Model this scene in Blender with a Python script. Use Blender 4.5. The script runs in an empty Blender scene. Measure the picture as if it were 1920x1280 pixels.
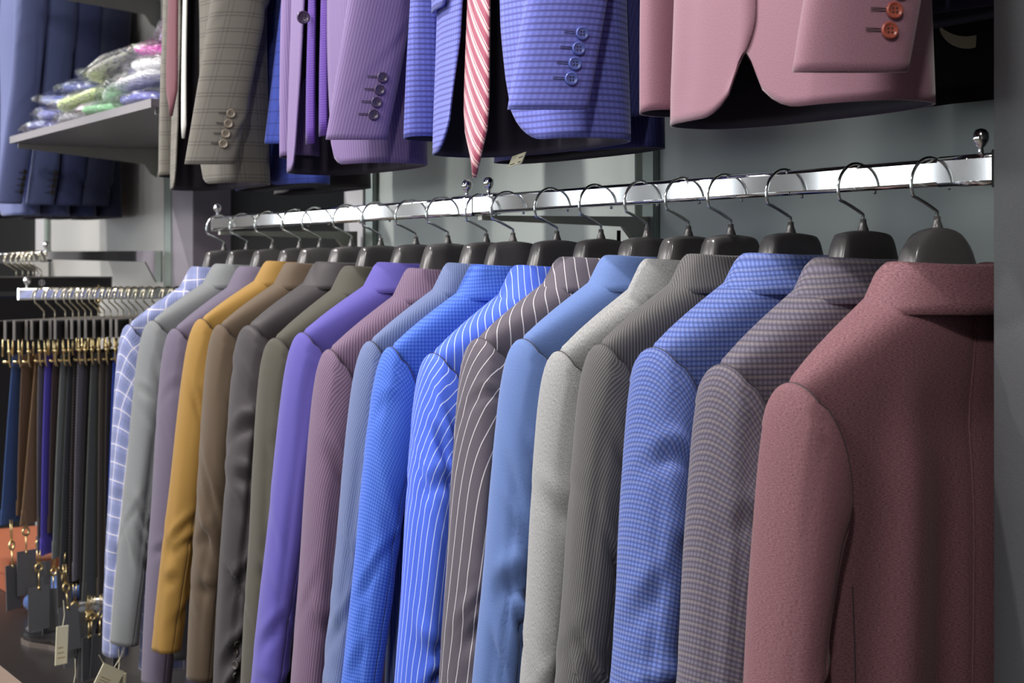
import bpy, bmesh, math, random
import numpy as np
from mathutils import Vector, Matrix, Euler

S = bpy.context.scene
COL = S.collection
# ------------------------------------------------------------------ camera
ZC = 1.05                                   # eye height
TH = math.atan(1879 / 3000)                 # angle between view and rail
cam = bpy.data.cameras.new('camera')
camo = bpy.data.objects.new('camera', cam); COL.objects.link(camo)
camo.location = (0, 0, ZC)
camo.rotation_euler = (math.pi / 2, 0, math.pi / 2 - TH)
cam.sensor_width = 36; cam.lens = 3000 / 1920 * 36
cam.shift_y = -(640 - 510) / 1920
cam.clip_start = .05
cam.dof.use_dof = True; cam.dof.focus_distance = 2.0; cam.dof.aperture_fstop = 11
S.camera = camo
# ------------------------------------------------------------------ light
S.view_settings.view_transform = 'Standard'; S.view_settings.look = 'None'
S.view_settings.gamma = 1; S.view_settings.use_curve_mapping = False
S.view_settings.exposure = 0.30
w = bpy.data.worlds.new('world'); S.world = w; w.use_nodes = True
w.node_tree.nodes['Background'].inputs[0].default_value = (.80, .86, 1.0, 1)
w.node_tree.nodes['Background'].inputs[1].default_value = .22

def spot(loc, tgt, power, col=(1, .965, .93), ang=70, r=.025, blend=.5):
    l = bpy.data.lights.new('ceiling_or_fill_spot', 'SPOT'); l.energy = power; l.color = col
    l.spot_size = math.radians(ang); l.spot_blend = blend; l.shadow_soft_size = r
    o = bpy.data.objects.new('ceiling_or_fill_spot', l); COL.objects.link(o); o.location = loc
    o.rotation_euler = (Vector(tgt) - Vector(loc)).to_track_quat('-Z', 'Y').to_euler()
def area(loc, tgt, power, sx, sy, col):
    l = bpy.data.lights.new('fill_area_lamp', 'AREA'); l.energy = power; l.color = col
    l.shape = 'RECTANGLE'; l.size = sx; l.size_y = sy
    o = bpy.data.objects.new('fill_area_lamp', l); COL.objects.link(o); o.location = loc
    o.rotation_euler = (Vector(tgt) - Vector(loc)).to_track_quat('-Z', 'Y').to_euler()
CEIL = 2.95
for lx in (-5.6, -4.7, -3.8, -2.9, -2.0, -1.2):
    spot((lx - .75, -.02, CEIL - .12), (lx + .12, 1.12, 1.1), 138, ang=50, blend=.6)
spot((.2, -.3, CEIL - .12), (-1.6, 1.2, .9), 85, ang=62, blend=.8, r=.08)  # added fill lamp, brightens the jacket backs turned to the camera
spot((-1.6, -1.1, CEIL - .12), (-3.2, 1.3, 1.0), 85, ang=62, blend=.8, r=.08)
# area lamps added in place of unseen windows, for fill and chrome reflections
for wx, ww, pw in ((-7.3, .5, 6), (-6.3, .35, 6), (-5.1, .6, 9), (-4.3, .25, 4), (-2.6, .7, 12), (-.9, .7, 9)):
    area((wx, -2.55, 1.35), (wx, 1.5, 1.3), pw, ww, 1.3, (.86, .93, 1))
for wy, ww in ((-2.2, .3), (-1.35, .55), (-.3, .35)):
    area((-8.1, wy, 1.4), (0, wy, 1.35), 22 * ww, ww, 1.5, (.86, .93, 1))
# unseen ceiling lamps, added as broad fill from above
for px in (-6.6, -4.6, -2.6, -.4):
    area((px, -2.0, CEIL - .03), (px, -.6, 0), 50, 1.2, .6, (1, .97, .93))

# ------------------------------------------------------------------ helpers
def link(name, me, parent=None, loc=None):
    o = bpy.data.objects.new(name, me); COL.objects.link(o)
    if parent is not None: o.parent = parent
    if loc is not None: o.location = loc
    return o
def tag(o, label=None, cat=None, group=None, kind=None):
    if label: o['label'] = label
    if cat: o['category'] = cat
    if group: o['group'] = group
    if kind: o['kind'] = kind
    return o
def empty(name, loc, rz=0, label=None, cat=None, group=None):
    o = link(name, None, loc=loc); o.rotation_euler = (0, 0, rz)
    o.empty_display_size = .05
    return tag(o, label, cat, group)
def smooth(me, ang=None):
    me.polygons.foreach_set('use_smooth', [True] * len(me.polygons))
def bmesh_obj(name, bm, mat, parent=None, loc=None, sm=False):
    me = bpy.data.meshes.new(name); bmesh.ops.recalc_face_normals(bm, faces=bm.faces)
    bm.to_mesh(me); bm.free()
    for m in (mat if isinstance(mat, (list, tuple)) else [mat]): me.materials.append(m)
    if sm: smooth(me)
    return link(name, me, parent, loc)
def box(bm, x0, x1, y0, y1, z0, z1, bev=0, mi=0, M=None):
    r = bmesh.ops.create_cube(bm, size=1)
    vs = r['verts']
    for v in vs:
        v.co = Vector((x0 + (v.co.x + .5) * (x1 - x0), y0 + (v.co.y + .5) * (y1 - y0), z0 + (v.co.z + .5) * (z1 - z0)))
    fs = list({f for v in vs for f in v.link_faces})
    if bev:
        es = list({e for v in vs for e in v.link_edges})
        rb = bmesh.ops.bevel(bm, geom=es, offset=bev, segments=2, affect='EDGES')
        fs = list({f for f in rb['faces']} | {f for f in fs if f.is_valid})
        vs = list({v for f in fs for v in f.verts})
    for f in fs: f.material_index = mi
    if M is not None:
        for v in vs: v.co = M @ v.co
def boxobj(name, dims, mat, parent=None, bev=0, loc=None):
    bm = bmesh.new(); box(bm, *dims, bev=bev)
    return bmesh_obj(name, bm, mat, parent, loc)
def grid_mesh(name, P, UV=None, wrap=False, mats=(), flip=False):
    R, C, _ = P.shape
    V = P.reshape(-1, 3)
    cc = C if wrap else C - 1
    r = np.repeat(np.arange(R - 1), cc); c = np.tile(np.arange(cc), R - 1); c2 = (c + 1) % C
    F = np.stack([r * C + c, r * C + c2, (r + 1) * C + c2, (r + 1) * C + c], 1)
    U = [(r, c), (r, c + 1), (r + 1, c + 1), (r + 1, c)]
    if flip: F = F[:, ::-1]; U = U[::-1]
    me = bpy.data.meshes.new(name)
    me.vertices.add(len(V)); me.vertices.foreach_set('co', V.astype(np.float32).ravel())
    n = len(F); me.loops.add(4 * n); me.loops.foreach_set('vertex_index', F.astype(np.int32).ravel())
    me.polygons.add(n); me.polygons.foreach_set('loop_start', np.arange(0, 4 * n, 4, dtype=np.int32))
    me.update(calc_edges=True); smooth(me)
    if UV is not None:
        uv = np.stack([UV[a, b] for a, b in U], 1).reshape(-1, 2)
        ul = me.uv_layers.new(name='UVMap'); ul.data.foreach_set('uv', uv.astype(np.float32).ravel())
    for m in mats: me.materials.append(m)
    me.validate()
    return me
def tube_pts(pts, rad, seg=8, closed=False):
    pts = [Vector(p) for p in pts]; n = len(pts); rings = []
    up = None
    for i, p in enumerate(pts):
        if closed: t = (pts[(i + 1) % n] - pts[i - 1])
        else: t = pts[min(i + 1, n - 1)] - pts[max(i - 1, 0)]
        t.normalize()
        if up is None: up = t.orthogonal().normalized()
        up = (up - t * up.dot(t)).normalized(); sd = t.cross(up)
        r = rad[i] if isinstance(rad, (list, tuple)) else rad
        rings.append([p + (up * math.cos(2 * math.pi * k / seg) + sd * math.sin(2 * math.pi * k / seg)) * r for k in range(seg)])
    return rings
def tube(bm, pts, rad, seg=8, closed=False, mi=0):
    R = [[bm.verts.new(v) for v in ring] for ring in tube_pts(pts, rad, seg, closed)]
    n = len(R)
    for i in range(n if closed else n - 1):
        a, b = R[i], R[(i + 1) % n]
        for k in range(seg):
            f = bm.faces.new((a[k], a[(k + 1) % seg], b[(k + 1) % seg], b[k])); f.material_index = mi
    if not closed:
        for q in (R[0], R[-1]):
            f = bm.faces.new(q); f.material_index = mi
def lathe(bm, prof, seg=20, mi=0, M=None):
    rings = []
    for r, z in prof:
        if r < 1e-6: rings.append([bm.verts.new((0, 0, z))])
        else: rings.append([bm.verts.new((r * math.cos(2 * math.pi * k / seg), r * math.sin(2 * math.pi * k / seg), z)) for k in range(seg)])
    for a, b in zip(rings, rings[1:]):
        for k in range(seg):
            k2 = (k + 1) % seg
            if len(a) == 1 and len(b) == 1: continue
            if len(a) == 1: f = bm.faces.new((a[0], b[k2], b[k]))
            elif len(b) == 1: f = bm.faces.new((a[k], a[k2], b[0]))
            else: f = bm.faces.new((a[k], a[k2], b[k2], b[k]))
            f.material_index = mi
    if M is not None:
        for ring in rings:
            for v in ring: v.co = M @ v.co
def herm(keys, t):
    """Catmull-Rom through rows of keys (first column = parameter)."""
    K = np.array(keys, float); x = K[:, 0]; Y = K[:, 1:]
    m = np.gradient(Y, x, axis=0)
    i = np.clip(np.searchsorted(x, t, side='right') - 1, 0, len(x) - 2)
    h = x[i + 1] - x[i]; s = ((t - x[i]) / h)[:, None]; h = h[:, None]
    return ((2*s**3 - 3*s**2 + 1) * Y[i] + (s**3 - 2*s**2 + s) * h * m[i] + (-2*s**3 + 3*s**2) * Y[i + 1] + (s**3 - s**2) * h * m[i + 1])
def srgb(r, g, b):
    f = lambda c: ((c / 255 + .055) / 1.055) ** 2.4 if c / 255 > .04045 else c / 255 / 12.92
    return (f(r), f(g), f(b), 1)

# ------------------------------------------------------------------ materials
def pbsdf(name, col, rough=.5, metal=0, spec=.5, sheen=0):
    m = bpy.data.materials.new(name); m.use_nodes = True
    b = m.node_tree.nodes['Principled BSDF']
    b.inputs['Base Color'].default_value = col if len(col) == 4 else (*col, 1)
    b.inputs['Roughness'].default_value = rough; b.inputs['Metallic'].default_value = metal
    b.inputs['Specular IOR Level'].default_value = spec
    if sheen: b.inputs['Sheen Weight'].default_value = sheen; b.inputs['Sheen Roughness'].default_value = .4
    return m, m.node_tree, b
def noisy(name, col, rough=.5, metal=0, scale=40, amt=.12, bump=0, spec=.5, stretch=(1, 1, 1)):
    m, nt, b = pbsdf(name, col, rough, metal, spec)
    N = nt.nodes; L = nt.links
    tc = N.new('ShaderNodeTexCoord'); mp = N.new('ShaderNodeMapping'); mp.inputs['Scale'].default_value = stretch
    nz = N.new('ShaderNodeTexNoise'); nz.inputs['Scale'].default_value = scale; nz.inputs['Detail'].default_value = 4
    L.new(tc.outputs['Object'], mp.inputs[0]); L.new(mp.outputs[0], nz.inputs['Vector'])
    mx = N.new('ShaderNodeMix'); mx.data_type = 'RGBA'
    c = Vector(col[:3])
    mx.inputs[6].default_value = (*(c * (1 - amt)), 1); mx.inputs[7].default_value = (*(c * (1 + amt)), 1)
    L.new(nz.outputs['Fac'], mx.inputs[0]); L.new(mx.outputs[2], b.inputs['Base Color'])
    if bump:
        bp = N.new('ShaderNodeBump'); bp.inputs['Strength'].default_value = bump; bp.inputs['Distance'].default_value = .002
        L.new(nz.outputs['Fac'], bp.inputs['Height']); L.new(bp.outputs[0], b.inputs['Normal'])
    return m
def fabric(name, base, layers=(), melange=.12, mscale=(900, 900), mcol=None, rough=.75, sheen=.15, big=.05, spec=.25):
    """base sRGB; layers = (axis, period m, width fraction, colour, strength, softness, offset)."""
    m, nt, b = pbsdf(name, srgb(*base), rough, 0, spec, sheen)
    N = nt.nodes; L = nt.links
    uv = N.new('ShaderNodeTexCoord'); sep = N.new('ShaderNodeSeparateXYZ'); L.new(uv.outputs['UV'], sep.inputs[0])
    def mth(op, a, bb=None, clamp=False):
        n = N.new('ShaderNodeMath'); n.operation = op; n.use_clamp = clamp
        for i, v in enumerate((a, bb)):
            if v is None: continue
            if isinstance(v, (int, float)): n.inputs[i].default_value = v
            else: L.new(v, n.inputs[i])
        return n.outputs[0]
    mp = N.new('ShaderNodeMapping'); mp.inputs['Scale'].default_value = (mscale[0], mscale[1], 1); L.new(uv.outputs['UV'], mp.inputs[0])
    nz = N.new('ShaderNodeTexNoise'); nz.inputs['Scale'].default_value = 1; nz.inputs['Detail'].default_value = 3; L.new(mp.outputs[0], nz.inputs['Vector'])
    mx = N.new('ShaderNodeMix'); mx.data_type = 'RGBA'
    c = Vector(srgb(*base)[:3]); c2 = Vector(srgb(*mcol)[:3]) if mcol else c * (1 + melange * 2)
    mx.inputs[6].default_value = (*(c * (1 - melange * 2)), 1); mx.inputs[7].default_value = (*c2, 1)
    st = mth('MULTIPLY', mth('SUBTRACT', nz.outputs['Fac'], .33), 3.0, True)
    L.new(st, mx.inputs[0]); cur = mx.outputs[2]
    for (ax, per, wid, col, stg, soft, off) in layers:
        src = sep.outputs[0 if ax == 'u' else 1]
        f = mth('FRACT', mth('ADD', mth('DIVIDE', src, per), off + 100.0))
        d = mth('ABSOLUTE', mth('SUBTRACT', f, .5))
        k = mth('MULTIPLY', mth('DIVIDE', mth('SUBTRACT', wid / 2 + soft / 2, d), max(soft, 1e-3)), 1.0, True)
        k = mth('MULTIPLY', k, stg)
        q = N.new('ShaderNodeMix'); q.data_type = 'RGBA'; q.inputs[7].default_value = srgb(*col)
        L.new(k, q.inputs[0]); L.new(cur, q.inputs[6]); cur = q.outputs[2]
    L.new(cur, b.inputs['Base Color'])
    bp = N.new('ShaderNodeBump'); bp.inputs['Strength'].default_value = .25; bp.inputs['Distance'].default_value = .0006
    L.new(nz.outputs['Fac'], bp.inputs['Height']); L.new(bp.outputs[0], b.inputs['Normal'])
    return m

CHROME, _, _b = pbsdf('chrome', (.93, .93, .92), .07, 1)
WIRE, _, _b = pbsdf('hook_steel', (.82, .86, .84), .18, 1)
GOLD, _, _b = pbsdf('gilt_metal', (.95, .74, .36), .25, 1)
PLASTIC = noisy('black_hanger_plastic', srgb(84, 81, 82), .22, 0, 60, .06, .03)
BLACKC = noisy('black_card', srgb(34, 32, 32), .5, 0, 60, .1)
EDGE = noisy('grey_card_edge', srgb(120, 116, 112), .5, 0, 60, .1)
DARKM = noisy('dark_lining', srgb(38, 32, 46), .6, 0, 200, .1)
BLACK = noisy('black_board', srgb(11, 10, 11), .8, 0, 30, .2)
WALLM = noisy('grey_painted_panel', srgb(206, 214, 208), .5, 0, 6, .04, .03)
WALLL = noisy('pale_brushed_panel', srgb(176, 174, 170), .45, 0, 5, .05, .03, stretch=(30, 30, 1))
UPM = noisy('green_grey_upright', srgb(150, 160, 152), .35, .3, 20, .05)
STRIP = noisy('light_grey_strip', srgb(186, 182, 184), .45, 0, 12, .05)
PILL = noisy('mauve_grey_pillar', srgb(140, 132, 142), .5, 0, 12, .05)
PANELM = noisy('speckled_charcoal_panel', srgb(68, 68, 71), .42, 0, 700, .25, .1)
FLOORM = noisy('dark_floor', srgb(92, 84, 78), .35, 0, 3, .2)
CEILM = noisy('white_ceiling', srgb(205, 204, 200), .8, 0, 4, .04)
SHELFM = noisy('grey_laminate', srgb(118, 112, 115), .4, 0, 14, .05)
ARMM = noisy('painted_steel_arm', srgb(178, 176, 164), .35, .35, 14, .05)
CREAM = noisy('cream_card', srgb(242, 236, 206), .5, 0, 30, .04)
DCARD = noisy('charcoal_card', srgb(104, 104, 106), .45, 0, 30, .06)
INK = noisy('black_ink', srgb(40, 38, 38), .6, 0, 30, .05)
GINK = noisy('gold_ink', srgb(190, 156, 92), .4, .3, 30, .05)

SEAM = noisy('seam_thread', srgb(52, 46, 50), .8, 0, 90, .1)
# ------------------------------------------------------------------ room
XR, XL, YB, YF = 2.6, -8.2, 1.60, -2.9
def structure(name, dims, mat, parent=None):
    o = boxobj(name, dims, mat, parent)
    if parent is None: tag(o, kind='structure')
    return o
structure('floor', (XL, XR, YF, YB + .3, -.1, 0), FLOORM)
structure('ceiling', (XL, XR, YF, YB + .3, CEIL, CEIL + .1), CEILM)
structure('wall_left', (XL - .1, XL, YF, YB + .3, 0, CEIL), noisy('taupe_wall', srgb(110, 104, 100), .6, 0, 1.5, .4))
structure('wall_right', (XR, XR + .1, YF, YB + .3, 0, CEIL), STRIP)
fr = structure('wall_front', (XL, XR, YF - .1, YF, 0, CEIL), noisy('smoke_wall', srgb(88, 84, 82), .6, 0, 1.5, .4))
back = structure('wall_back', (XL, XR, YB + .16, YB + .3, 0, CEIL), BLACK)
def wp(name, x0, x1, mat, y0=YB, y1=YB + .16, z0=.0, z1=CEIL): return boxobj(name, (x0, x1, y0, y1, z0, z1), mat, back, .0015)
wp('wall_panel', -2.098, -1.06, WALLM)
wp('wall_panel', -3.105, -2.165, WALLM)
def upright(x0, x1, slot_left=True):
    boxobj('slot_channel', (x0 - .034, x0, YB + .03, YB + .16, 0, CEIL), BLACK, back)
    u = boxobj('upright', (x0, x1, YB - .012, YB + .1, 0, CEIL), UPM, back, .002)
    bm = bmesh.new()
    z = .3
    while z < 2.4:
        box(bm, x0 - .0015, x0 + .0005, YB - .004, YB + .004, z, z + .022); z += .045
    bmesh_obj('slot_row', bm, BLACK, u)
upright(-2.131, -2.098)
upright(-3.142, -3.105)
wp('edge_strip', -3.272, -3.176, STRIP)
wp('niche_board', -4.19, -3.272, BLACK, YB + .10)
wp('pillar_board', -4.355, -4.19, PILL, YB - .01)
upright(-4.412, -4.355)
wp('wall_panel', -5.59, -4.446, WALLL)
upright(-5.63, -5.59)
wp('edge_strip', -5.78, -5.664, STRIP)
wp('niche_board', -7.4, -5.78, BLACK, YB + .10)
# charcoal side panel closing the bay on the right
sp = boxobj('side_panel', (-1.085, -.62, 1.239, YB - .0, 0, CEIL), PANELM, None, .0015)
tag(sp, 'tall speckled charcoal divider panel closing the row beside the burgundy jackets', 'panel')

# ------------------------------------------------------------------ rails
RAILZ = ZC + .1037; RY = 1.267
def rail_profile():
    pts = []; h, t, r = .0145, .0078, .0045
    for cx, cz, a0 in ((t - r, h - r, 0), (-(t - r), h - r, 90), (-(t - r), -(h - r), 180), (t - r, -(h - r), 270)):
        for k in range(6):
            a = math.radians(a0 + k * 18); pts.append((cx + r * math.cos(a), cz + r * math.sin(a)))
    return pts
def bar(bm, p0, p1, scale=1.0, mi=0, caps=True):
    p0, p1 = Vector(p0), Vector(p1); d = (p1 - p0).normalized(); sd = d.cross(Vector((0, 0, 1))).normalized(); up = Vector((0, 0, 1))
    A = [[bm.verts.new(q + sd * a * scale + up * b_ * scale) for a, b_ in rail_profile()] for q in (p0, p1)]
    n = len(A[0])
    for k in range(n):
        f = bm.faces.new((A[0][k], A[0][(k + 1) % n], A[1][(k + 1) % n], A[1][k])); f.smooth = (k % 6 != 5); f.material_index = mi
    if caps:
        for q in A: bm.faces.new(q)
def finial(parent, loc):
    bm = bmesh.new()
    lathe(bm, [(0, 0), (.003, 0), (.003, .004), (.0025, .007), (.006, .010), (.0082, .0145), (.0085, .018), (.0075, .022), (.005, .0255), (0, .027)], 16)
    return bmesh_obj('ball_finial', bm, CHROME, parent, loc, True)
def arm(name, parent, X, z, y0, y1, mat=CHROME, drop=.05, h=.014):
    bm = bmesh.new(); hw = .006
    prof = [(y0, z - h / 2), (y0, z + h / 2), (y1, z + h / 2 + .004), (y1, z - drop), (y1 - .018, z - drop), (y1 - .05, z - h / 2 - .006)]
    a = [bm.verts.new((X - hw, y, q)) for y, q in prof]; b_ = [bm.verts.new((X + hw, y, q)) for y, q in prof]
    bm.faces.new(a); bm.faces.new(b_[::-1])
    for k in range(len(prof)):
        k2 = (k + 1) % len(prof); bm.faces.new((a[k], b_[k], b_[k2], a[k2]))
    return bmesh_obj(name, bm, mat, parent)
def wall_rail(x0, x1, z, label, seg_joint, endballs):
    t = empty('hanging_rail', ((x0 + x1) / 2, RY, z), 0, label, 'rail', 'chrome rails')
    ox, oy, oz = t.location
    bm = bmesh.new(); bar(bm, (x0 - ox, 0, 0), (x1 - ox, 0, 0)); bmesh_obj('rail_tube', bm, CHROME, t)
    for xa, xb in seg_joint:
        bm = bmesh.new(); bar(bm, (xa - ox, 0, 0), (xb - ox, 0, 0), 1.13); bmesh_obj('end_sleeve', bm, CHROME, t)
    for bx in endballs: finial(t, (bx - ox, 0, .0155))
    return t
r1 = wall_rail(-2.122, -1.088, RAILZ, 'chrome hanging rail beside the charcoal panel, the nearer length carrying the burgundy jacket', [(-2.122, -2.066), (-1.176, -1.1)], (-2.09, -1.125))
boxobj('end_socket', (-1.1 - r1.location.x, -1.085 - r1.location.x, -.014, .014, -.019, .019), BLACK, r1, .001)
r2 = wall_rail(-3.212, -2.126, RAILZ - .001, 'chrome hanging rail, the farther length carrying the mustard jacket', [(-2.19, -2.126), (-3.212, -3.2)], (-2.155, -3.195))
arm('support_arm', r1, -2.116 - r1.location.x, -.020, .0, YB - .012 - RY, ARMM, .045, .007)
arm('support_arm', r2, -3.185 - r2.location.x, -.020, .0, YB - .012 - RY, ARMM, .045, .007)
bm = bmesh.new(); box(bm, .0062, .0072, .255, .262, -.075, -.036); bmesh_obj('arm_slot', bm, BLACK, r1, (-2.116 - r1.location.x, 0, 0))
r3 = wall_rail(-5.6, -4.44, ZC + .044, 'chrome hanging rail holding the trousers under the shelf of bagged shirts', [(-4.5, -4.44)], (-4.47,))
arm('support_arm', r3, -4.43 - r3.location.x, .002, -.01, YB - .012 - RY, CHROME, .075, .022)
arm('support_arm', r3, -5.58 - r3.location.x, .002, -.01, YB - .012 - RY, CHROME, .075, .022)

# ------------------------------------------------------------------ hangers
def hook_pts(dir=1, k=1.0, base=-.052, rr=.0285):
    """wire hook in the local x-z plane; origin = centre of the rail."""
    top = .0155 * k
    cx, cz = -.010 * dir * k, top - rr * k
    pts = []
    for a in np.linspace(-8, 205, 26):          # from behind the rail over the top to the front side
        r_ = math.radians(a); pts.append((cx + dir * rr * k * math.cos(r_), 0, cz + rr * k * math.sin(r_)))
    x1, z1 = pts[-1][0], pts[-1][2]
    for s_ in np.linspace(.12, 1, 9):
        e = s_ * s_ * (3 - 2 * s_)
        pts.append((x1 + (0 - x1) * (s_ ** .85), 0, z1 + (base + .012 - z1) * s_))
    pts.append((0, 0, base + .004)); pts.append((0, 0, base - .006))
    return pts
_mesh = {}
def shared(key, fn):
    if key not in _mesh: _mesh[key] = fn()
    return _mesh[key]
def hanger_hook_mesh():
    bm = bmesh.new(); tube(bm, hook_pts(1), .0019, 8)
    me = bpy.data.meshes.new('hook'); bmesh.ops.recalc_face_normals(bm, faces=bm.faces); bm.to_mesh(me); bm.free(); me.materials.append(WIRE); smooth(me); return me
def hanger_body_mesh(dome=False, w=1.0):
    hx = [.008, .018, .027, .033, .0355, .038, .042, .046, .0495, .056, .066, .085, .12, .15, .168, .176, .178]; xs = np.array([-q for q in hx[::-1]] + [0] + hx)
    ax = np.abs(xs)
    if dome:
        zt = np.interp(ax, [0, .008, .018, .027, .033, .038, .042, .046, .0495, .056, .066, .085, .12, .15, .18], [-.0565, -.057, -.059, -.0625, -.067, -.072, -.078, -.087, -.102, -.126, -.137, -.150, -.176, -.202, -.235])
    else:
        zt = np.interp(ax, [0, .008, .018, .027, .033, .0355, .038, .042, .046, .0495, .056, .066, .085, .12, .15, .18], [-.0575, -.0577, -.0583, -.0595, -.0610, -.0625, -.067, -.080, -.093, -.108, -.128, -.138, -.151, -.176, -.202, -.235])
    zb = np.interp(ax, [0, .03, .06, .1, .18], [-.155, -.157, -.172, -.2, -.265])
    hy = np.interp(ax, [0, .03, .045, .08, .14, .185, .2], [.022, .022, .021, .019, .018, .015, .010])
    P = []
    for x, a, b_, h in zip(xs, zt, zb, hy):
        ring = []
        for k in range(20):
            an = 2 * math.pi * k / 20; c, s_ = math.cos(an), math.sin(an)
            yy = h * math.copysign(abs(c) ** .4, c); tz = .5 + .5 * math.copysign(abs(s_) ** .5, s_)
            yy *= 1 - .35 * max(0, tz - .0) * (1 if a > -.13 else .4)
            ring.append((x, yy, b_ + (a - b_) * tz))
        P.append(ring)
    P = np.array(P); me = grid_mesh('moulded_body', P, None, True, [PLASTIC])
    bm = bmesh.new(); bm.from_mesh(me)
    bm.verts.ensure_lookup_table()
    bm.faces.new([bm.verts[k] for k in range(20)]); bm.faces.new([bm.verts[len(P) * 20 - 20 + k] for k in range(20)])
    bmesh.ops.recalc_face_normals(bm, faces=bm.faces); bm.to_mesh(me); bm.free()
    return me
def neck_mesh():
    bm = bmesh.new(); lathe(bm, [(0, -.062), (.0075, -.062), (.006, -.056), (.0038, -.050), (.0034, -.045), (.0, -.045)], 12)
    me = bpy.data.meshes.new('neck'); bmesh.ops.recalc_face_normals(bm, faces=bm.faces); bm.to_mesh(me); bm.free(); me.materials.append(PLASTIC); smooth(me); return me
def make_hanger(loc, rz, label, group, dome=False):
    t = empty('suit_hanger', loc, rz, label, 'hanger', group)
    link('hook', shared('hook', hanger_hook_mesh), t)
    link('moulded_body', shared('hb%d' % dome, lambda: hanger_body_mesh(dome)), t)
    link('neck', shared('neck', neck_mesh), t)
    return t

# ------------------------------------------------------------------ jackets
def button_mesh(key, colr, rough=.25):
    def f():
        m = noisy('button_' + key, srgb(*colr), rough, 0, 300, .15)
        bm = bmesh.new()
        lathe(bm, [(0, 0), (.0078, 0), (.0083, .0012), (.0078, .0030), (.0066, .0034), (.0055, .0024), (.0045, .0019), (0, .0019)], 20)
        for sx in (-1, 1):
            for sy in (-1, 1):
                lathe(bm, [(0, .0022), (.0011, .0022), (.0011, .0017)], 8, 1, Matrix.Translation((sx * .0018, sy * .0018, 0)))
        me = bpy.data.meshes.new('button'); bmesh.ops.recalc_face_normals(bm, faces=bm.faces); bm.to_mesh(me); bm.free()
        me.materials.append(m); me.materials.append(INK); smooth(me); return me
    return shared('btn' + key, f)
def sinnoise(rng, n, fu, fv):
    W = [(rng.uniform(-fu, fu), rng.uniform(-fv, fv), rng.uniform(0, 6.28), rng.uniform(.4, 1)) for _ in range(n)]
    return lambda U, V: sum(a * np.sin(f * U + g * V + p) for f, g, p, a in W) / n ** .5

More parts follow.
